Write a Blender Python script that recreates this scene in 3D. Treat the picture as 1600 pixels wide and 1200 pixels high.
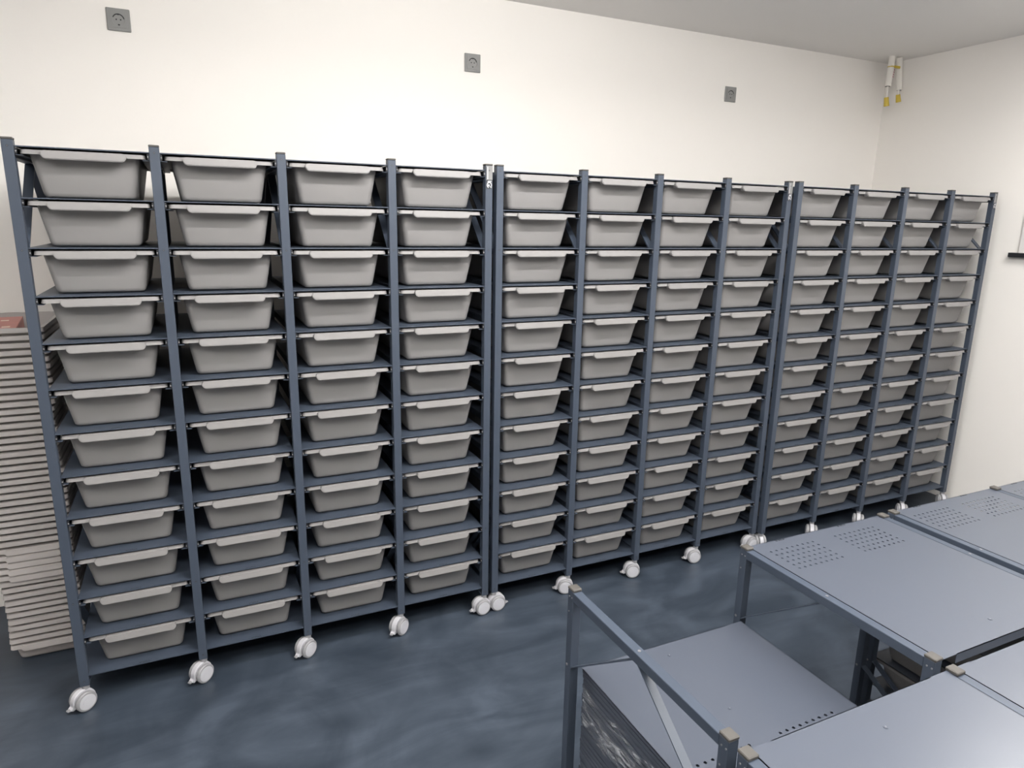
import bpy, bmesh, math, random
from mathutils import Matrix, Vector
random.seed(7)
for o in list(bpy.data.objects): bpy.data.objects.remove(o)
SC = bpy.context.scene
C = SC.collection
Z0 = 1.638                       # floor sits at 0, the racks' top shelf at Z0
PI = math.pi

# ------------------------------------------------------------------ camera
R = [[0.90576615, -0.42340211, 0.01784218],
     [-0.08163469, -0.21564216, -0.97305408],
     [0.41584067, 0.8799029, -0.22988567]]
cam_d = bpy.data.cameras.new('camera'); cam = bpy.data.objects.new('camera', cam_d); C.objects.link(cam)
cam_d.sensor_width = 36.0; cam_d.lens = 1070.38 / 1600 * 36.0
cam_d.clip_start = 0.02
m = Matrix(((R[0][0], -R[1][0], -R[2][0]), (R[0][1], -R[1][1], -R[2][1]), (R[0][2], -R[1][2], -R[2][2])))
cam.matrix_world = Matrix.Translation((0.3854, -2.1844, Z0 - 0.1644)) @ m.to_4x4()
SC.camera = cam

# ------------------------------------------------------------------ light
w = bpy.data.worlds.new('world'); SC.world = w; w.use_nodes = True
w.node_tree.nodes['Background'].inputs[0].default_value = (0.9, 0.95, 1, 1)
w.node_tree.nodes['Background'].inputs[1].default_value = 0.3
def area(name, loc, sx, sy, power, col, rot=(0, 0, 0), spread=PI):
    l = bpy.data.lights.new(name, 'AREA'); l.shape = 'RECTANGLE'; l.size = sx; l.size_y = sy
    l.energy = power; l.color = col; l.spread = spread
    o = bpy.data.objects.new(name, l); C.objects.link(o); o.location = loc; o.rotation_euler = rot
    return o
area('overhead_light', (1.25, -1.0, Z0 + 0.72), 1.1, 0.07, 31, (1.0, 0.982, 0.955), (math.radians(32), 0, 0))
area('overhead_light', (3.35, -1.0, Z0 + 0.74), 0.6, 0.12, 25, (1.0, 0.982, 0.955))
area('overhead_light', (-0.9, -1.3, Z0 + 0.74), 1.0, 0.25, 17, (1.0, 0.985, 0.965))
area('overhead_light', (2.2, -2.7, Z0 + 0.74), 1.2, 0.25, 32, (1.0, 0.988, 0.975))  # added fill lamp behind the camera, not a known ceiling fixture
area('added_up_fill', (1.2, -1.9, Z0 + 0.50), 3.2, 0.5, 120, (1.0, 0.988, 0.975), (PI, 0, 0))  # added upward fill that brightens the ceiling, no real fixture
SC.view_settings.view_transform = 'Standard'; SC.view_settings.look = 'None'
SC.view_settings.gamma = 1.0; SC.view_settings.use_curve_mapping = False
SC.view_settings.exposure = 0.0

# ------------------------------------------------------------------ materials
def mat(name, col, rough=0.5, metal=0.0, spec=0.5, var=0.0, scale=8.0, bump=0.0, bscale=200.0):
    M = bpy.data.materials.new(name); M.use_nodes = True; nt = M.node_tree
    b = nt.nodes['Principled BSDF']
    b.inputs['Base Color'].default_value = (*col, 1); b.inputs['Roughness'].default_value = rough
    b.inputs['Metallic'].default_value = metal; b.inputs['Specular IOR Level'].default_value = spec
    tc = nt.nodes.new('ShaderNodeTexCoord')
    if var:
        n = nt.nodes.new('ShaderNodeTexNoise'); n.inputs['Scale'].default_value = scale; n.inputs['Detail'].default_value = 4
        nt.links.new(tc.outputs['Object'], n.inputs['Vector'])
        r = nt.nodes.new('ShaderNodeMapRange'); r.inputs[3].default_value = 1 - var; r.inputs[4].default_value = 1 + var
        nt.links.new(n.outputs['Fac'], r.inputs[0])
        mx = nt.nodes.new('ShaderNodeVectorMath'); mx.operation = 'SCALE'; mx.inputs[0].default_value = col
        nt.links.new(r.outputs[0], mx.inputs['Scale']); nt.links.new(mx.outputs[0], b.inputs['Base Color'])
    if bump:
        n2 = nt.nodes.new('ShaderNodeTexNoise'); n2.inputs['Scale'].default_value = bscale
        nt.links.new(tc.outputs['Object'], n2.inputs['Vector'])
        bp = nt.nodes.new('ShaderNodeBump'); bp.inputs['Strength'].default_value = bump; bp.inputs['Distance'].default_value = 0.002
        nt.links.new(n2.outputs['Fac'], bp.inputs['Height']); nt.links.new(bp.outputs['Normal'], b.inputs['Normal'])
    return M
M_WALL = mat('wall_paint', (0.90, 0.87, 0.83), 0.9, spec=0.2, var=0.012, scale=1.5, bump=0.08, bscale=120)
M_CEIL = mat('ceiling_paint', (0.88, 0.86, 0.835), 0.95, spec=0.1, var=0.01, scale=2)
M_METAL = mat('slate_powder_coat', (0.051, 0.065, 0.091), 0.42, spec=0.5, var=0.03, scale=6, bump=0.05, bscale=900)
M_PLATE = mat('slate_sheet_metal', (0.074, 0.085, 0.110), 0.33, spec=0.6, var=0.03, scale=2.5, bump=0.03, bscale=700)
M_BIN = mat('grey_plastic', (0.25, 0.242, 0.24), 0.5, spec=0.35, var=0.015, scale=5, bump=0.04, bscale=600)
M_TRAY = mat('taupe_plastic', (0.48, 0.45, 0.435), 0.5, spec=0.35, var=0.02, scale=9)
M_WHEEL = mat('light_grey_plastic', (0.27, 0.27, 0.28), 0.4)
M_HUB = mat('pale_grey_plastic', (0.50, 0.50, 0.53), 0.35)
M_CAP = mat('taupe_cap_plastic', (0.075, 0.070, 0.064), 0.55, var=0.04, scale=40)
M_DARK = mat('black_plastic', (0.012, 0.013, 0.016), 0.5)
M_STEEL = mat('zinc_screw', (0.27, 0.27, 0.28), 0.45, metal=0.6)
M_SOCK = mat('grey_socket_plastic', (0.26, 0.26, 0.255), 0.4, spec=0.4)
M_PIPE = mat('white_conduit', (0.82, 0.79, 0.74), 0.55)
M_TAPE = mat('yellow_tape', (0.62, 0.46, 0.06), 0.5)
M_PINK = mat('pink_print', (0.55, 0.25, 0.3), 0.6)
M_RED = mat('red_carton', (0.52, 0.17, 0.14), 0.35, var=0.15, scale=30)
M_CREAM = mat('cream_print', (0.85, 0.7, 0.6), 0.5)
M_STICK = mat('silver_sticker', (0.20, 0.20, 0.197), 0.45)
M_WHITE = mat('white_print', (0.48, 0.48, 0.50), 0.5)
M_MARK = mat('dark_print', (0.02, 0.024, 0.03), 0.5)
M_BOARD = mat('white_board', (0.72, 0.70, 0.68), 0.4)

def floor_mat():
    M = bpy.data.materials.new('blue_grey_epoxy'); M.use_nodes = True; nt = M.node_tree; N = nt.nodes; L = nt.links
    b = N['Principled BSDF']; tc = N.new('ShaderNodeTexCoord')
    mp = N.new('ShaderNodeMapping'); mp.inputs['Scale'].default_value = (1.3, 4.5, 1); mp.inputs['Rotation'].default_value = (0, 0, 0.9)
    L.new(tc.outputs['Object'], mp.inputs['Vector'])
    n = N.new('ShaderNodeTexNoise'); n.inputs['Scale'].default_value = 1.6; n.inputs['Detail'].default_value = 8; n.inputs['Roughness'].default_value = 0.6; n.inputs['Distortion'].default_value = 1.4
    L.new(mp.outputs[0], n.inputs['Vector'])
    n2 = N.new('ShaderNodeTexNoise'); n2.inputs['Scale'].default_value = 2.2; n2.inputs['Detail'].default_value = 5; n2.inputs['Distortion'].default_value = 2.5
    L.new(tc.outputs['Object'], n2.inputs['Vector'])
    mx = N.new('ShaderNodeMath'); mx.operation = 'MULTIPLY'; L.new(n.outputs['Fac'], mx.inputs[0]); L.new(n2.outputs['Fac'], mx.inputs[1])
    cr = N.new('ShaderNodeValToRGB'); L.new(mx.outputs[0], cr.inputs[0])
    cr.color_ramp.elements[0].position = 0.14; cr.color_ramp.elements[0].color = (0.030, 0.040, 0.056, 1)
    cr.color_ramp.elements[1].position = 0.40; cr.color_ramp.elements[1].color = (0.066, 0.083, 0.110, 1)
    sp = N.new('ShaderNodeTexNoise'); sp.inputs['Scale'].default_value = 160; sp.inputs['Detail'].default_value = 2
    L.new(tc.outputs['Object'], sp.inputs['Vector'])
    sr = N.new('ShaderNodeValToRGB'); L.new(sp.outputs['Fac'], sr.inputs[0])
    sr.color_ramp.elements[0].position = 0.74; sr.color_ramp.elements[0].color = (0, 0, 0, 1)
    sr.color_ramp.elements[1].position = 0.80; sr.color_ramp.elements[1].color = (0.35, 0.35, 0.35, 1)
    m2 = N.new('ShaderNodeMix'); m2.data_type = 'RGBA'; m2.inputs['B'].default_value = (0.2, 0.22, 0.24, 1)
    L.new(sr.outputs[0], m2.inputs['Factor']); L.new(cr.outputs[0], m2.inputs['A'])
    L.new(m2.outputs['Result'], b.inputs['Base Color'])
    rr = N.new('ShaderNodeMapRange'); rr.inputs[3].default_value = 0.30; rr.inputs[4].default_value = 0.5
    L.new(n.outputs['Fac'], rr.inputs[0]); L.new(rr.outputs[0], b.inputs['Roughness'])
    b.inputs['Specular IOR Level'].default_value = 0.45
    return M
M_FLOOR = floor_mat()
def film_mat():
    M = bpy.data.materials.new('plastic_film'); M.use_nodes = True; nt = M.node_tree; N = nt.nodes; L = nt.links
    b = N['Principled BSDF']; b.inputs['Base Color'].default_value = (0.55, 0.58, 0.62, 1); b.inputs['Roughness'].default_value = 0.12
    tc = N.new('ShaderNodeTexCoord'); mp = N.new('ShaderNodeMapping'); mp.inputs['Scale'].default_value = (6, 9, 30); mp.inputs['Rotation'].default_value = (0.35, 0, 0)
    L.new(tc.outputs['Object'], mp.inputs['Vector'])
    n = N.new('ShaderNodeTexNoise'); n.inputs['Scale'].default_value = 1.4; n.inputs['Detail'].default_value = 5; n.inputs['Distortion'].default_value = 1.5
    L.new(mp.outputs[0], n.inputs['Vector'])
    r = N.new('ShaderNodeValToRGB'); L.new(n.outputs['Fac'], r.inputs[0])
    r.color_ramp.elements[0].position = 0.45; r.color_ramp.elements[0].color = (0.04, 0.04, 0.04, 1)
    r.color_ramp.elements[1].position = 0.72; r.color_ramp.elements[1].color = (0.85, 0.85, 0.85, 1)  # pale, denser noise streaks stand in for highlights on the film
    L.new(r.outputs[0], b.inputs['Alpha'])
    bp = N.new('ShaderNodeBump'); bp.inputs['Strength'].default_value = 1.0; bp.inputs['Distance'].default_value = 0.02
    L.new(n.outputs['Fac'], bp.inputs['Height']); L.new(bp.outputs['Normal'], b.inputs['Normal'])
    return M
M_FILM = film_mat()

# ------------------------------------------------------------------ helpers
def box(bm, x0, x1, y0, y1, z0, z1, mi=0):
    v = [bm.verts.new((x, y, z)) for z in (z0, z1) for y in (y0, y1) for x in (x0, x1)]
    for f in ((0, 2, 3, 1), (4, 5, 7, 6), (0, 1, 5, 4), (2, 6, 7, 3), (0, 4, 6, 2), (1, 3, 7, 5)):
        bm.faces.new([v[i] for i in f]).material_index = mi
    return v
def cyl(bm, c, axis, r, h, seg=24, mi=0, r2=None):
    """closed cylinder, centre c, along axis"""
    q = Vector(axis).to_track_quat('Z', 'Y').to_matrix().to_4x4()
    ret = bmesh.ops.create_cone(bm, cap_ends=True, segments=seg, radius1=r, radius2=r if r2 is None else r2, depth=h,
                                matrix=Matrix.Translation(c) @ q)
    for v in ret['verts']:
        for f in v.link_faces: f.material_index = mi
def prism(bm, pts, a, b, fn, mi=0):
    """extrude polygon pts between a and b; fn(u, v, t) -> xyz"""
    A = [bm.verts.new(fn(u, v, a)) for u, v in pts]; B = [bm.verts.new(fn(u, v, b)) for u, v in pts]
    n = len(pts)
    bm.faces.new(A).material_index = mi; bm.faces.new(B[::-1]).material_index = mi
    for i in range(n): bm.faces.new((A[i], B[i], B[(i + 1) % n], A[(i + 1) % n])).material_index = mi
def bevel(bm, w, seg=1):
    bmesh.ops.bevel(bm, geom=bm.edges[:], offset=w, segments=seg, affect='EDGES', clamp_overlap=True)
def mesh(name, bm, mats, smooth=False):
    bmesh.ops.recalc_face_normals(bm, faces=bm.faces[:])
    me = bpy.data.meshes.new(name); bm.to_mesh(me); bm.free()
    for m_ in (mats if isinstance(mats, (list, tuple)) else [mats]): me.materials.append(m_)
    if smooth:
        for p in me.polygons: p.use_smooth = True
        try: me.set_sharp_from_angle(angle=math.radians(38))
        except Exception: pass
    return me
def put(name, me, parent=None, loc=(0, 0, 0), rot=(0, 0, 0)):
    o = bpy.data.objects.new(name, me); C.objects.link(o); o.location = loc; o.rotation_euler = rot
    if parent is not None: o.parent = parent
    return o
def thing(name, label, cat, loc=(0, 0, 0), rot=(0, 0, 0), group=None):
    o = bpy.data.objects.new(name, None); C.objects.link(o); o.empty_display_size = 0.05
    o.location = loc; o.rotation_euler = rot; o['label'] = label; o['category'] = cat
    if group: o['group'] = group
    return o
def nb(): return bmesh.new()
def simple(name, fn, mats, parent=None, loc=(0, 0, 0), rot=(0, 0, 0), smooth=False, bev=0):
    bm = nb(); fn(bm)
    if bev: bevel(bm, bev)
    return put(name, mesh(name, bm, mats, smooth), parent, loc, rot)
def struct(name, x0, x1, y0, y1, z0, z1, m_):
    o = simple(name, lambda b: box(b, x0, x1, y0, y1, z0, z1), m_); o['kind'] = 'structure'; return o

# ------------------------------------------------------------------ room
XL, XR, YB, YF, H = -2.2, 4.155, 0.78, -4.6, Z0 + 0.765
struct('floor', XL - .1, XR + .1, YF - .1, YB + .1, -0.1, 0, M_FLOOR)
struct('ceiling', XL - .1, XR + .1, YF - .1, YB + .1, H, H + .1, M_CEIL)
struct('wall_back', XL - .1, XR + .1, YB, YB + .1, 0, H, M_WALL)
struct('wall_right', XR, XR + .1, YF, YB, 0, H, M_WALL)
struct('wall_left', XL - .1, XL, YF, YB, 0, H, M_WALL)
struct('wall_front', XL - .1, XR + .1, YF - .1, YF, 0, H, M_WALL)

# ------------------------------------------------------------------ bins (origin: middle of the opening, front plane, underside of the shelf above)
def rrect(hx, y0, y1, r, n=4):
    pts = []
    for cx, cy, a0 in ((hx - r, y0 + r, -PI / 2), (hx - r, y1 - r, 0), (-hx + r, y1 - r, PI / 2), (-hx + r, y0 + r, PI)):
        for k in range(n + 1):
            a = a0 + PI / 2 * k / n; pts.append((cx + r * math.cos(a), cy + r * math.sin(a)))
    return pts
def tub(bm, secs):
    """stack of rounded-rectangle rings (hx, y0, y1, r, z), last one closed"""
    rings = []
    for hx, y0, y1, r, z in secs:
        rings.append([bm.verts.new((x, y, z)) for x, y in rrect(hx, y0, y1, r)])
    n = len(rings[0])
    for a, b in zip(rings, rings[1:]):
        for i in range(n): bm.faces.new((a[i], a[(i + 1) % n], b[(i + 1) % n], b[i]))
    bm.faces.new(rings[-1])
def bin_body(W=0.1275, WB=0.108, Y0=0.030, Y0B=0.052, D=0.54, zt=-0.006, zb=-0.1215, k=1.0, t=0.0025):
    bm = nb(); d = D
    tub(bm, [(W - t, Y0 + t, d - t, .014, zt), (W, Y0, d, .016, zt), (W, Y0, d, .016, zt - .006),
             (WB + .0025, Y0B - .003, d - .025, .016, zb + .012), (WB, Y0B, d - .028, .015, zb + .004), (WB - .005, Y0B + .005, d - .033, .012, zb)])
    # inside skin
    tub(bm, [(W - t, Y0 + t, d - t, .024, zt), (WB - t, Y0B + t, d - .028, .02, zb + .003)])
    return bm
def bin_rim(hx=0.143, hi=0.1275, y0=0.005, yi=0.030, y1=0.562, yj=0.54, zt=-0.0055, drop=0.011, ft=0.003):
    """flat flange round the mouth with a hanging lip"""
    bm = nb()
    rings = [(hi - .002, yi + .002, yj - .002, .024, zt - .0025), (hi - .002, yi + .002, yj - .002, .024, zt), (hx - .0015, y0 + .003, y1 - .0015, .012, zt),
             (hx, y0 - 0.0, y1, .013, zt - drop), (hx - .0018, y0 + .002, y1 - .0018, .012, zt - drop), (hx - .0035, y0 + .005, y1 - .0035, .011, zt - .0025)]
    R_ = [[bm.verts.new((x, y, z)) for x, y in rrect(a, b, c, r)] for a, b, c, r, z in rings]
    n = len(R_[0])
    for a, b in zip(R_, R_[1:] + R_[:1]):
        for i in range(n): bm.faces.new((a[i], a[(i + 1) % n], b[(i + 1) % n], b[i]))
    return bm
def bin_handle(h1=0.090, h2=0.098, zt=-0.0055, zm=-0.0165, zb=-0.0275, yt=-0.004, yb=-0.008, back=0.016):
    bm = nb()
    prof = [(-h1, zb), (h1, zb), (h2, zm), (h2 - .002, zt - .003), (h2 - .006, zt), (-h2 + .006, zt), (-h2 + .002, zt - .003), (-h2, zm)]
    def fn(u, v, t):
        k = (v - zb) / (zt - zb)
        return (u, t + (yb + (yt - yb) * k if t == 0 else 0), v)
    prism(bm, prof, 0, back, fn)
    bevel(bm, 0.0022, 2)
    return bm
ME_BODY = mesh('bin_body', bin_body(), M_BIN, True)
ME_RIM = mesh('bin_rim', bin_rim(), M_BIN, True)
ME_HAND = mesh('bin_handle', bin_handle(), M_BIN, True)
def make_bin(loc, label, group, dy=0.0, rz=0.0, s=1.0):
    t = thing('storage_bin', label, 'storage bin', (loc[0], loc[1] + dy, loc[2]), (0, 0, rz), group)
    put('bin_body', ME_BODY, t); put('rim', ME_RIM, t); put('handle', ME_HAND, t)
    t.scale = (s, s, s)
    return t

# ------------------------------------------------------------------ casters
def caster_meshes():
    r, hw = 0.031, 0.0245
    bm = nb(); cyl(bm, (0, 0, 0), (1, 0, 0), r, 0.0125, 32); bevel(bm, 0.0025)
    wheel = mesh('wheel', bm, M_WHEEL, True)
    bm = nb(); cyl(bm, (0, 0, 0), (1, 0, 0), r * .78, 0.0152, 32); cyl(bm, (0, 0, 0), (1, 0, 0), r * .42, 0.0166, 24)
    hub = mesh('hub_cap', bm, M_HUB, True)
    bm = nb()
    pts = []
    for k in range(15):
        a = math.radians(-12 + 204 * k / 14); pts.append(((r + .0035) * math.cos(a), (r + .0035) * math.sin(a)))
    pts += [(-r - .012, -0.012), (-r - .004, -0.018), (-r * .5, -0.012), (0, -0.006), (r * .6, -0.008)]
    prism(bm, pts, -0.0088, 0.0088, lambda u, v, t: (t, u, v + r + .001))
    bevel(bm, .0012); house = mesh('housing', bm, M_HUB, True)
    bm = nb(); cyl(bm, (0, 0.012, 0.0705), (0, 0, 1), 0.011, 0.013, 20); stem = mesh('stem', bm, M_WHEEL, True)
    bm = nb(); box(bm, -0.006, 0.006, -r - 0.018, -r + 0.002, 0.017, 0.0215); bevel(bm, .001); lever = mesh('brake_lever', bm, M_WHEEL)
    return wheel, hub, house, stem, lever
CW, CH, CHO, CS, CL = caster_meshes()
def caster(parent, x, y, rz, lever=True):
    h = put('caster', CHO, parent, (x, y, 0), (0, 0, rz))
    # place so the stem sits under the post
    off = Matrix.Rotation(rz, 3, 'Z') @ Vector((0, 0.012, 0)); h.location = (x - off.x, y - off.y, 0)
    for s in (-1, 1):
        put('wheel', CW, h, (s * 0.0175, 0, 0.031)); put('hub_cap', CH, h, (s * 0.0178, 0, 0.031))
    put('stem', CS, h)
    if lever: put('brake_lever', CL, h)
    return h

# ------------------------------------------------------------------ tall racks
PX, PZ, PW = 0.33, 0.12755, 0.0256
HW = PW / 2
DEPTH = 0.58
ZTOP = 0.0165; ZBOT = -1.5614
def post_mesh(holes):
    bm = nb(); box(bm, -HW, HW, 0, PW, ZBOT, ZTOP); bevel(bm, 0.0012)
    return mesh('post', bm, M_METAL)
ME_POST = post_mesh(None)
bm = nb(); box(bm, -HW - .0004, HW + .0004, -.0004, PW + .0004, ZTOP, ZTOP + .0055); bevel(bm, .0015); ME_PCAP = mesh('post_cap', bm, M_CAP)
bm = nb(); box(bm, -HW + .0005, HW - .0005, PW, DEPTH - PW, -.0265, -.0010); bevel(bm, .001); ME_TRAIL = mesh('top_rail', bm, M_METAL)
bm = nb(); box(bm, -HW + .0005, HW - .0005, PW, DEPTH - PW, ZBOT + .001, ZBOT + .0297); ME_BRAIL = mesh('bottom_rail', bm, M_METAL)
def strap(y0, z0, y1, z1, w, th=0.005):
    """flat bar, width w along x, from (y0,z0) to (y1,z1)"""
    bm = nb(); d = Vector((0, y1 - y0, z1 - z0)).normalized(); n = Vector((0, -d.z, d.y)) * th
    P = [Vector((0, y0, z0)), Vector((0, y1, z1)), Vector((0, y1, z1)) + n, Vector((0, y0, z0)) + n]
    prism(bm, [(p.y, p.z) for p in P], -w / 2, w / 2, lambda u, v, t: (t, u, v))
    return mesh('brace', bm, M_METAL)
ME_BR1 = strap(PW - .001, -2 * PZ - .012, DEPTH / 2 - .01, -.0270, .024)
ME_BR2 = strap(DEPTH / 2 + .01, -.0270, DEPTH - PW + .001, -2 * PZ - .012, .024)
ME_BR3 = strap(PW - .001, -10 * PZ - .004, DEPTH / 2 - .01, ZBOT + .031, .024)
ME_BR4 = strap(DEPTH / 2 + .01, ZBOT + .031, DEPTH - PW + .001, -10 * PZ - .004, .024)
bm = nb(); box(bm, HW + .0003, PX - HW - .0003, .003, .568, 0, .0028); ME_SHELF = mesh('shelf', bm, M_METAL)
def rail_mesh(s):
    bm = nb()
    x0 = 0; sx = s
    def b(a, c, y0, y1, z0, z1, mi=0): box(bm, min(a * sx, c * sx), max(a * sx, c * sx), y0, y1, z0, z1, mi)
    b(0.0002, .0015, .004, .565, -.0205, -.001)          # web on the post
    b(0.0002, .0175, .004, .565, -.0205, -.0192)         # flange under the rim
    b(.0015, .0055, .002, .012, -.0170, -.0030, 1)       # bracket
    cyl(bm, (.0038 * sx, .0015, -.0105), (0, 1, 0), .0018, .002, 10, 2)
    return mesh('bin_rail', bm, [M_METAL, M_DARK, M_WHEEL])
ME_RL, ME_RR = rail_mesh(1), rail_mesh(-1)
bm = nb(); cyl(bm, (0, -.0004, 0), (0, 1, 0), .0024, .0012, 12); cyl(bm, (0, -.0009, 0), (0, 1, 0), .001, .0006, 8, 1); ME_SCREW = mesh('screw', bm, [M_DARK, M_STEEL])
def mark_mesh():
    """a short worn line of dark raised print near a shelf's front edge"""
    bm = nb(); x = -.017
    rnd = random.Random(3)
    for k in range(6):
        wd = rnd.uniform(.0028, .0042)
        box(bm, x, x + .0012, .0065, .0125, 0, .0003)
        box(bm, x + .0012, x + wd, .0065 + (.0045 if k % 2 else 0), .008 + (.0045 if k % 2 else 0), 0, .0003)
        if k % 3 != 1: box(bm, x + wd - .001, x + wd, .0065, .0125, 0, .0003)
        x += wd + .0016
    return mesh('shelf_mark', bm, M_MARK)
ME_MARK = mark_mesh()
def sticker(parent, x):
    s = simple('sticker', lambda b: box(b, x - .0112, x + .0112, -.0009, 0, -.030, ZTOP - .001), M_STICK, parent)
    def ln(b):
        box(b, x - .0095, x - .0080, -.0012, -.0009, -.0285, ZTOP - .004)
        box(b, x - .0095, x + .011, -.0012, -.0009, -.0300, -.0288)
    simple('printed_line', ln, M_MARK, s)
    simple('printed_bar', lambda b: box(b, x - .0078, x - .0045, -.00115, -.0009, -.0275, ZTOP - .004), M_WHITE, s)
    e = simple('emblem', lambda b: box(b, x - .0105, x + .0095, -.0009, 0, -.0575, -.0305), M_MARK, parent)
    def glyph(b):
        cx, cz = x + .0003, -.0455
        for k in range(14):      # open ring
            a0, a1 = math.radians(-60 + k * 22), math.radians(-60 + (k + 1) * 22)
            ro, ri = .0092, .0060
            P = [(cx + ro * math.cos(a0), cz + 1.15 * ro * math.sin(a0)), (cx + ro * math.cos(a1), cz + 1.15 * ro * math.sin(a1)),
                 (cx + ri * math.cos(a1), cz + 1.15 * ri * math.sin(a1)), (cx + ri * math.cos(a0), cz + 1.15 * ri * math.sin(a0))]
            prism(b, P, -.0013, -.0009, lambda u, v, t: (u, t, v))
        cyl(b, (cx - .002, -.0011, cz - .001), (0, 1, 0), .0033, .0004, 10)
        prism(b, [(cx - .008, cz + .009), (cx - .004, cz + .0135), (cx + .008, cz + .0135), (cx + .008, cz + .0105), (cx - .002, cz + .0105)], -.0013, -.0009, lambda u, v, t: (u, t, v))
        prism(b, [(cx - .002, cz - .003), (cx + .0085, cz - .0105), (cx + .0085, cz - .006)], -.0013, -.0009, lambda u, v, t: (u, t, v))
    simple('printed_glyph', glyph, M_WHITE, e)

ORD = ['first', 'second', 'third', 'fourth', 'fifth', 'sixth', 'seventh', 'eighth', 'ninth', 'tenth', 'eleventh', 'twelfth']
RACKS = [('left', 0.0, 0.0, 'tall slate metal rack on casters, leftmost of the three along the wall',
          {0: -55, 1: -52, 2: -55, 3: -52, 4: -84}),
         ('middle', 1.3620, 0.0030, 'tall slate metal rack on casters, middle one of the three',
          {0: 90, 1: -108, 2: -108, 3: -106, 4: -88}),
         ('right', 2.7225, -0.0150, 'tall slate metal rack on casters, rightmost by the room corner',
          {0: 160, 1: -42, 2: -48, 3: -42, 4: -38})]
rg = random.Random(11)
for rn, ox, oy, lab, cr in RACKS:
    t = thing('tall_rack', lab, 'storage rack', (ox, oy, 0), group='tall bin racks along the back wall')
    for i in range(5):
        x = i * PX
        for back in (0, 1):
            y = 0 if not back else DEPTH - PW
            p = put('post', ME_POST, t, (x, y, Z0))
            put('post_cap', ME_PCAP, p)
            if not back:
                for z in (0.001, -2 * PZ - .004, -10 * PZ - .008, ZBOT + .016):
                    put('screw', ME_SCREW, p, (0, 0, z))
            caster(t, x, y + HW, math.radians(cr[i] + (25 if back else 0)), lever=not back)
        put('top_rail', ME_TRAIL, t, (x, 0, Z0)); put('bottom_rail', ME_BRAIL, t, (x, 0, Z0))
        put('brace', ME_BR1, t, (x, 0, Z0)); put('brace', ME_BR2, t, (x, 0, Z0)); put('brace', ME_BR3, t, (x, 0, Z0)); put('brace', ME_BR4, t, (x, 0, Z0))
    for i in range(4):
        for j in range(13):
            s = put('shelf', ME_SHELF, t, (i * PX, 0, Z0 - j * PZ))
            if j > 0: put('shelf_mark', ME_MARK, s, (PX / 2 + .002, 0, .0028))
            if j < 12:
                put('bin_rail', ME_RL, t, (i * PX + HW, 0, Z0 - j * PZ))
                put('bin_rail', ME_RR, t, ((i + 1) * PX - HW, 0, Z0 - j * PZ))
                make_bin((ox + (i + .5) * PX + rg.uniform(-.0012, .0012), oy, Z0 - j * PZ),
                         'grey plastic bin, %s column, %s row from the top, %s tall rack' % (ORD[i], ORD[j], rn),
                         'grey bins in the %s rack' % rn, rg.uniform(-.001, .005), rg.uniform(-.004, .004))
    n0 = set(C.objects)
    sticker(t, 4 * PX)
    for o in set(C.objects) - n0:
        if o.parent == t: o.location.z = Z0

# ------------------------------------------------------------------ stack of nested trays
TW = 0.110   # half width
def tray_meshes():
    bm = bin_body(TW - .010, TW - .020, 0.016, 0.026, 0.41, -0.002, -0.066, t=.002); a = mesh('tray_body', bm, M_TRAY, True)
    bm = bin_rim(TW, TW - .010, 0.0, 0.016, 0.424, 0.41, 0.0, 0.0135); b = mesh('tray_rim', bm, M_TRAY, True)
    bm = bin_handle(0.070, 0.077, 0.0, -0.0135, -0.0205, -0.004, -0.008, 0.010); c = mesh('tray_handle', bm, M_TRAY, True)
    return a, b, c
TA, TB_, TC = tray_meshes()
NT = 47; ztop_tray = Z0 - 0.508; zb_tray = 0.068; pitch = (ztop_tray - zb_tray) / (NT - 1)
SX, SY = -0.1425, 0.335
for k in range(NT):
    z = zb_tray + k * pitch
    facing = (k == 0) or (11 <= k <= 15)
    fx, fy, fr = SX + rg.uniform(-.0015, .0015) + .004 * math.sin(k * .35), SY + rg.uniform(-.002, .002), rg.uniform(-.006, .006)
    if not facing: fy += 0.424; fr += PI
    if k == 0: lb = 'taupe plastic tray on the floor, bottom of the nested stack beside the left rack'
    elif k == NT - 1: lb = 'taupe plastic tray topping the nested stack, holding a red carton'
    elif facing: lb = 'taupe nested tray, handle facing out, number %s counting up in the band of five' % ['one', 'two', 'three', 'four', 'five'][k - 11]
    elif k < 11: lb = 'taupe nested tray, plain side out, number %d up from the bottom of the floor stack' % (k + 1)
    else: lb = 'taupe nested tray, plain side out, number %d down from the top of the floor stack' % (NT - k)
    t = thing('nesting_tray', lb, 'tray', (fx, fy, z), (0, 0, fr), 'nested trays in the stack left of the racks')
    put('tray_body', TA, t); put('rim', TB_, t); put('handle', TC, t)
# red carton in the top tray
t = thing('carton', 'red printed carton lying in the top tray of the stack', 'carton', (-0.176, 0.515, ztop_tray - 0.058), (math.radians(3.5), 0, math.radians(4)))
simple('carton_box', lambda b: box(b, -.045, .045, -.155, .150, 0, .046), M_RED, t, bev=.0015)
def cprint(b):
    box(b, -.02, .030, -.142, -.120, .0460, .0466); box(b, .004, .026, -.035, -.018, .0460, .0466); box(b, -.010, .012, .075, .090, .0460, .0466)
simple('printed_patch', cprint, M_CREAM, t)

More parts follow.
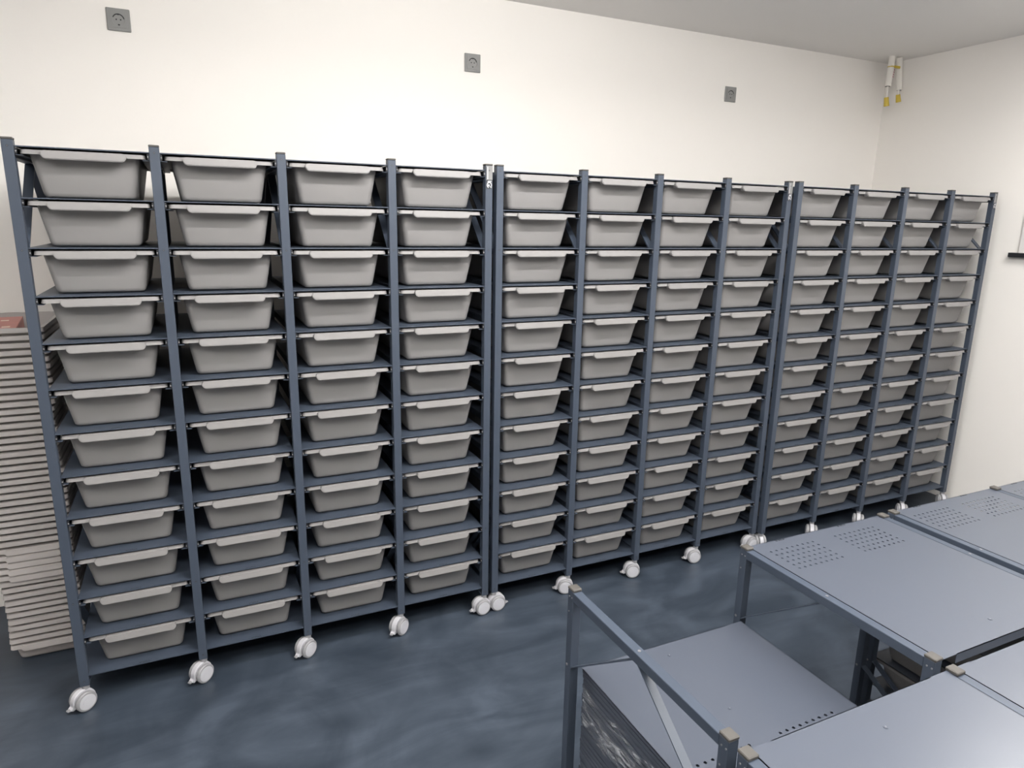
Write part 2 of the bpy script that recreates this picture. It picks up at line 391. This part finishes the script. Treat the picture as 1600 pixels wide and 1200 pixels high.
# ------------------------------------------------------------------ wall sockets
def socket(x, label):
    t = thing('wall_socket', label, 'wall socket', (x, YB, Z0 + .4985), group='sockets high on the back wall')
    h = .0365
    simple('frame_plate', lambda b: box(b, -h, h, -.0065, 0, -h, h), M_SOCK, t, bev=.002)
    bm = nb(); n = 32; rr, hs = .0195, .0255
    # square insert with a round well
    sq = []
    for k in range(n):
        a = 2 * PI * k / n; c, s = math.cos(a), math.sin(a); q = hs / max(abs(c), abs(s)); sq.append((q * c, q * s))
    A = [bm.verts.new((x_, -.0085, z_)) for x_, z_ in sq]; A0 = [bm.verts.new((x_, -.0065, z_)) for x_, z_ in sq]
    B = [bm.verts.new((rr * math.cos(2 * PI * k / n), -.0085, rr * math.sin(2 * PI * k / n))) for k in range(n)]
    D = [bm.verts.new((rr * .96 * math.cos(2 * PI * k / n), .006, rr * .96 * math.sin(2 * PI * k / n))) for k in range(n)]
    for k in range(n):
        j = (k + 1) % n
        bm.faces.new((A0[k], A0[j], A[j], A[k])); bm.faces.new((A[k], A[j], B[j], B[k])); bm.faces.new((B[k], B[j], D[j], D[k]))
    bm.faces.new(D)
    # the frame plate needs a matching hole, so the well floor stands just proud of it
    for v in D: v.co.y = -.0067
    put('socket_insert', mesh('socket_insert', bm, M_SOCK, True), t)
    def well(b):
        for q in (-1, 1): cyl(b, (q * .0068, -.0069, 0), (0, 1, 0), .0024, .0006, 12)
        box(b, -.003, .003, -.0072, -.0067, .0145, .0188); box(b, -.003, .003, -.0072, -.0067, -.0188, -.0145)
    simple('pin_hole', well, M_DARK, t)
    def ring(b):
        for k in range(10):
            a0, a1 = math.radians(10 + k * 15), math.radians(25 + k * 15)
            ro, ri = .0194, .0160
            P = [(ro * math.cos(a0), ro * math.sin(a0)), (ro * math.cos(a1), ro * math.sin(a1)), (ri * math.cos(a1), ri * math.sin(a1)), (ri * math.cos(a0), ri * math.sin(a0))]
            prism(b, P, -.0078, -.0067, lambda u, v, t_: (u, t_, v))
    simple('well_shade', ring, M_DARK, t)  # black arc standing in for shade under the well's upper rim
socket(0.2395, 'grey square wall socket above the left rack, nearest the left')
socket(1.569, 'grey square wall socket above the gap between left and middle racks')
socket(3.003, 'grey square wall socket nearest the room corner, above the right rack')

# ------------------------------------------------------------------ conduits at the corner
def tube(bm, pts, r, seg=14, mi=0):
    rings = []
    for i, p in enumerate(pts):
        p = Vector(p); d = (Vector(pts[min(i + 1, len(pts) - 1)]) - Vector(pts[max(i - 1, 0)])).normalized()
        a = d.orthogonal().normalized(); b_ = d.cross(a)
        rings.append([bm.verts.new(p + r * (math.cos(2 * PI * k / seg) * Vector((0, 1, 0)).cross(d).normalized() + math.sin(2 * PI * k / seg) * d.cross(Vector((0, 1, 0)).cross(d)).normalized())) for k in range(seg)])
    for a, b_ in zip(rings, rings[1:]):
        for k in range(seg): bm.faces.new((a[k], a[(k + 1) % seg], b_[(k + 1) % seg], b_[k])).material_index = mi
    bm.faces.new(rings[0]).material_index = mi; bm.faces.new(rings[-1][::-1]).material_index = mi
HC = H - Z0
def conduit(lab, pts, r, cable, tip, tipw):
    t = thing('cable_conduit', lab, 'conduit', (pts[0][0], pts[0][1], H), group='white conduits hanging from the ceiling corner')
    o = Vector((pts[0][0], pts[0][1], HC))
    rel = [Vector(p) - o for p in pts]
    bm = nb(); tube(bm, rel, r); put('sleeve', mesh('sleeve', bm, M_PIPE, True), t)
    bm = nb(); tube(bm, [rel[-1] + Vector((0, 0, .001)), rel[-1] - Vector((0, 0, .0015))], r * .8); put('sleeve_mouth', mesh('sleeve_mouth', bm, M_DARK, True), t)
    c = [Vector(p) - o for p in cable]
    bm = nb(); tube(bm, c, .0055); put('cable', mesh('cable', bm, M_PIPE, True), t)
    bm = nb(); e = c[-1]; cyl(bm, (e.x + tip[0] / 2, e.y, e.z + tip[1] / 2), (tip[0], 0, tip[1]), tipw, math.hypot(*tip), 10, r2=tipw * 1.25); put('taped_end', mesh('taped_end', bm, M_TAPE, True), t)
    return t, rel
t1, rel = conduit('white conduit nearer the left, with printed sleeve and longer bare cable', [(4.009, .645, HC - .0005), (4.008, .645, .69), (4.0045, .645, .609)], .0165,
        [(4.003, .645, .612), (4.003, .645, .575), (4.005, .645, .552)], (.010, -.046), .012)
def pr_(b):
    for k in range(4): box(b, .008 - k * .0015, .0125 - k * .0015, -.0175, -.0155, -.075 - k * .012, -.069 - k * .012)
simple('printed_text', pr_, M_PINK, t1)
def tie(b): cyl(b, (.0, 0, -.055), (0, 0, 1), .0175, .006, 14); box(b, .014, .058, -.014, -.006, -.060, -.048)
simple('yellow_tie', tie, M_TAPE, t1)
conduit('white conduit nearer the right wall, with short yellow taped end', [(4.069, .645, HC - .0005), (4.083, .645, .69), (4.0985, .645, .598)], .0155,
        [(4.097, .645, .60), (4.096, .645, .585), (4.096, .645, .574)], (.012, -.038), .0115)

# ------------------------------------------------------------------ board on the right wall
t = thing('wall_board', 'pale board with a black bottom ledge on the right wall at photo edge', 'wall board', (XR, -.10, Z0 - .28))
simple('board_panel', lambda b: box(b, -.012, 0, -1.0, -.008, .012, .33), M_BOARD, t)
simple('bottom_ledge', lambda b: box(b, -.03, 0, -1.0, .030, -.010, .0115), M_DARK, t, bev=.002)

# ------------------------------------------------------------------ low racks in the foreground
ZT = Z0 - 0.942; CP = 0.0215; CHW = CP / 2; LV = 0.0915
def low_post(parent, x, y, front_dir):
    p = simple('post', lambda b: box(b, x - CHW, x + CHW, y - CP / 2, y + CP / 2, .075, ZT), M_METAL, parent, bev=.001)
    simple('post_cap', lambda b: box(b, x - CHW - .0004, x + CHW + .0004, y - CP / 2 - .0012, y + CP / 2 + .0012, ZT, ZT + .0065), M_CAP, p, bev=.0015)
    for dy, z, rs in ((.003, ZT - .014, .0018), (-.007, ZT - .014, .0018), (.003, ZT - .55 * LV, .0018), (.003, ZT - 2.0 * LV, .0032), (.003, ZT - 5.1 * LV, .0032)):
        simple('screw', lambda b: cyl(b, (x - CHW - .0004, y + dy, z), (1, 0, 0), rs, .0016, 10), M_STEEL, p)
    caster(parent, x, y, PI if front_dir < 0 else 0, False)
def plate(name, parent, x0, x1, y0, y1, z, pats, front, lips=(1, 1), notch=.045, lip=.020, pitch=.0177, rows=6, cols=9, inset=.045):
    """sheet with real punched holes; pats = x of first hole of each pattern; front=+1: pattern near y1, -1: near y0"""
    bm = nb(); th = .0012
    xs = [x0]; holesx = []
    for px in pats:
        a = px - pitch / 2
        for k in range(cols + 1): xs.append(a + k * pitch)
        holesx += [px + k * pitch for k in range(cols)]
    xs.append(x1); xs = sorted(set(round(v, 5) for v in xs))
    ys = [y0, y1]; holesy = []
    if pats:
        yf = (y1 - inset) if front > 0 else (y0 + inset)
        for k in range(rows): holesy.append(yf - front * k * pitch)
        for k in range(rows + 1): ys.append(yf + front * pitch / 2 - front * k * pitch)
    ys = sorted(set(round(v, 5) for v in ys))
    cache = {}
    def V(x, y):
        k = (round(x, 5), round(y, 5))
        if k not in cache: cache[k] = bm.verts.new((x, y, z))
        return cache[k]
    for a, b in zip(xs, xs[1:]):
        for c, d in zip(ys, ys[1:]):
            cx, cy = (a + b) / 2, (c + d) / 2
            hole = any(abs(cx - h) < .001 for h in holesx) and any(abs(cy - h) < .001 for h in holesy)
            q = [V(a, c), V(b, c), V(b, d), V(a, d)]
            if not hole: bm.faces.new(q)
            else:
                r = .0035
                o = [bm.verts.new((cx + r * math.cos(PI * 1.25 + PI / 4 * k), cy + r * math.sin(PI * 1.25 + PI / 4 * k), z)) for k in range(8)]
                for s in range(4):
                    bm.faces.new((q[s], q[(s + 1) % 4], o[(2 * s + 2) % 8], o[2 * s + 1], o[2 * s]))
    # thickness
    if lips[0]: box(bm, x0 + notch, x1 - notch, y0, y0 + .0015, z - lip, z)
    if lips[1]: box(bm, x0 + notch, x1 - notch, y1 - .0015, y1, z - lip, z)
    box(bm, x0, x0 + .0012, y0 + .004, y1 - .004, z - lip * .6, z); box(bm, x1 - .0012, x1, y0 + .004, y1 - .004, z - lip * .6, z)
    me = bpy.data.meshes.new(name); bmesh.ops.recalc_face_normals(bm, faces=bm.faces[:])
    for f in bm.faces:
        if abs(f.normal.z) > .9 and abs(f.verts[0].co.z - z) < 1e-5 and len(f.verts) >= 4 and f.normal.z < 0 and not any(abs(v.co.z - z) > 1e-5 for v in f.verts): f.normal_flip()
    bm.to_mesh(me); bm.free(); me.materials.append(M_PLATE)
    o = put(name, me, parent); md = o.modifiers.new('thickness', 'SOLIDIFY'); md.thickness = th; md.offset = -1
    return o
def dimple(parent, x, y, z):
    bm = nb(); cyl(bm, (x, y, z + .0005), (0, 0, 1), .0042, .001, 16); cyl(bm, (x, y, z + .0012), (0, 0, 1), .0014, .0006, 10, 1)
    return put('rivet', mesh('rivet', bm, [M_PLATE, M_STEEL]), parent)
def lmark(parent, x, y, z, flip=1):
    o = put('plate_mark', ME_MARK, parent, (x, y + flip * .0095, z), (0, 0, 0)); return o
ZB = .093
def low_frame(t, x, y0, y1, near=True):
    low_post(t, x, y0 + CP / 2, -1); low_post(t, x, y1 - CP / 2, 1)
    simple('top_rail', lambda b: box(b, x - CHW + .0004, x + CHW - .0004, y0 + CP, y1 - CP, ZT - CP, ZT - .0005), M_METAL, t, bev=.001)
    simple('bottom_rail', lambda b: box(b, x - CHW + .0004, x + CHW - .0004, y0 + CP, y1 - CP, .077, .077 + CP), M_METAL, t)
    ym = (y0 + y1) / 2
    simple('screw', lambda b: cyl(b, (x, (y0 + y1) / 2, ZT - .0002), (0, 0, 1), .0032, .0014, 12), M_STEEL, t)
    for a, b_, c, d in ((y0 + CP - .001, ZT - 2 * LV - .004, ym - .008, ZT - CP - .001), (ym + .008, ZT - CP - .001, y1 - CP + .001, ZT - 2 * LV - .004)):
        if near or a > ym: me = strap(a, b_, c, d, .0175, .0028); put('brace', me, t, (x, 0, 0))
    for a, b_, c, d in ((y0 + CP - .001, ZT - 5.1 * LV, ym - .008, .077 + CP + .001), (ym + .008, .077 + CP + .001, y1 - CP + .001, ZT - 5.1 * LV)):
        me = strap(a, b_, c, d, .0175, .0028); put('brace', me, t, (x, 0, 0))
YA, YN = -1.0137, -1.5141            # far row: outer front and near edges
YC, YD = -1.5343, -2.0348            # near row
XS = [1.0945, 1.5862, 2.0814]
GRP = 'low racks in the foreground'
tA = thing('low_rack', 'low slate metal rack with one open bay and one perforated top', 'low rack', (0, 0, 0), group=GRP)
for x in XS: low_frame(tA, x, YN, YA, x != XS[1])
pl = plate('top_plate', tA, XS[1] + CHW + .0005, XS[2] - CHW - .0005, YN + .002, YA - .002, ZT - .0005, [1.630, 1.8517], 1)
dimple(pl, 1.8246, -1.464, ZT - .0005); lmark(pl, 1.703, YA - .025, ZT - .0005); lmark(pl, 1.925, YA - .025, ZT - .0005)
plate('bottom_plate', tA, XS[0] + CHW + .001, XS[1] - CHW - .001, YN + .003, YA - .003, ZB, [], 1, lip=.012)
tB = thing('low_rack', 'low slate metal rack with two perforated tops, nearest the right wall', 'low rack', (0, 0, 0), group=GRP)
XB = [2.1314, 2.5976, 3.0674]
YB0 = 0.004
for x in XB: low_frame(tB, x, YN + YB0, YA + YB0)
for a, b_, p1, p2 in ((XB[0], XB[1], 2.170, 2.3825), (XB[1], XB[2], 2.637, 2.8496)):
    pl = plate('top_plate', tB, a + CHW + .0005, b_ - CHW - .0005, YN + YB0 + .002, YA + YB0 - .002, ZT - .0005, [p1, p2], 1)
    lmark(pl, p1 + .07, YA - .020, ZT - .0005); lmark(pl, p2 + .07, YA - .020, ZT - .0005)
for lev in (1, 2, 3, 4, 5, 6):  # upper levels and second bay added unseen, to darken the top plate's holes
    for q in (0, 1):
        plate('shelf', tB, XB[q] + CHW + .001, XB[q + 1] - CHW - .001, YN + YB0 + .003, YA + YB0 - .003, ZT - lev * LV - .001, [], 1, lip=.002, notch=.02)
for lev, nm in ((3, 'third'), (4, 'second'), (5, 'lowest')):
    make_bin((XB[0] + CHW + .106, YA, ZT - lev * LV - .0035), 'grey plastic bin under the perforated low rack top, %s of the bins there' % ('upper' if lev == 3 else 'middle' if lev == 4 else 'lowest'), 'grey bins inside the low rack', rz=PI, s=.715)
tC = thing('low_rack', 'nearest low slate metal rack, solid pale lit tops cut off by the bottom edge', 'low rack', (0, 0, 0), group=GRP)
for x in XS: low_frame(tC, x - .001, YD, YC)
for a, b_ in ((XS[0], XS[1]), (XS[1], XS[2])):
    pl = plate('top_plate', tC, a - .001 + CHW + .0005, b_ - .001 - CHW - .0005, YD + .002, YC - .002, ZT - .0005, [], -1)
    if a == XS[0]: dimple(pl, 1.3408, -1.5896, ZT - .0005)

# stack of loose plates in the open bay, the top one perforated
ZP = Z0 - 1.128
px0, px1 = XS[0] + CHW + .004, XS[1] - CHW - .004
o = plate('metal_plate', None, px0, px1, YN + .006, YA - .030, ZP, [1.1414, 1.3631], -1, lip=.014, inset=.0455)
o['label'] = 'unwrapped slate metal plate topping the stack in the open rack bay'; o['category'] = 'metal plate'; o['group'] = 'loose metal plates stacked in the rack bay'
dimple(o, 1.3184, -1.085, ZP); dimple(o, 1.3211, -1.2797, ZP)
zc = ZP - .0147; k = 0
zb_plate = ZB + .0005
NPL = int((zc - zb_plate) / .0118); step = (zc - zb_plate) / NPL
bmP = nb()
def pan(bm, x0, x1, y0, y1, z, h):
    box(bm, x0, x1, y0, y1, z - .0015, z); box(bm, x0, x0 + .0015, y0, y1, z - h, z - .0015); box(bm, x1 - .0015, x1, y0, y1, z - h, z - .0015)
    box(bm, x0 + .0015, x1 - .0015, y0, y0 + .0015, z - h, z - .0015); box(bm, x0 + .0015, x1 - .0015, y1 - .0015, y1, z - h, z - .0015)
pan(bmP, px0 + .003, px1 - .003, YN + .009, YA - .033, 0, step - .0030)
mP = mesh('metal_plate', bmP, M_PLATE)
for k in range(NPL):
    o = put('metal_plate', mP, None, (rg.uniform(-.0015, .0015), rg.uniform(-.002, .002), zc - k * step))
    o['label'] = 'slate metal plate in the wrapped stack, number %d below the top plate' % (k + 1)
    o['category'] = 'metal plate'; o['group'] = 'loose metal plates stacked in the rack bay'
# crumpled film along the left side of the stack
bm = nb(); nx, nz = 60, 26; G = []
zf1, zf0 = zc - .020, zc - .115
for i in range(nx + 1):
    row = []
    for j in range(nz + 1):
        y = YN + .02 + (YA - .05 - YN - .02) * i / nx; z = zf0 + (zf1 - zf0) * j / nz + .006 * math.sin(i * .35)
        x = px0 - .0035 - .0022 * abs(math.sin(i * .9 + j * .7) + .6 * math.sin(i * .37 - j * 1.3)) + rg.uniform(-.0008, .0004)
        row.append(bm.verts.new((x, y, z)))
    G.append(row)
for i in range(nx):
    for j in range(nz): bm.faces.new((G[i][j], G[i + 1][j], G[i + 1][j + 1], G[i][j + 1]))
o = put('plastic_film', mesh('plastic_film', bm, M_FILM, True)); o['label'] = 'crumpled clear plastic film wrapped round the stacked plates in the open bay'; o['category'] = 'plastic wrap'
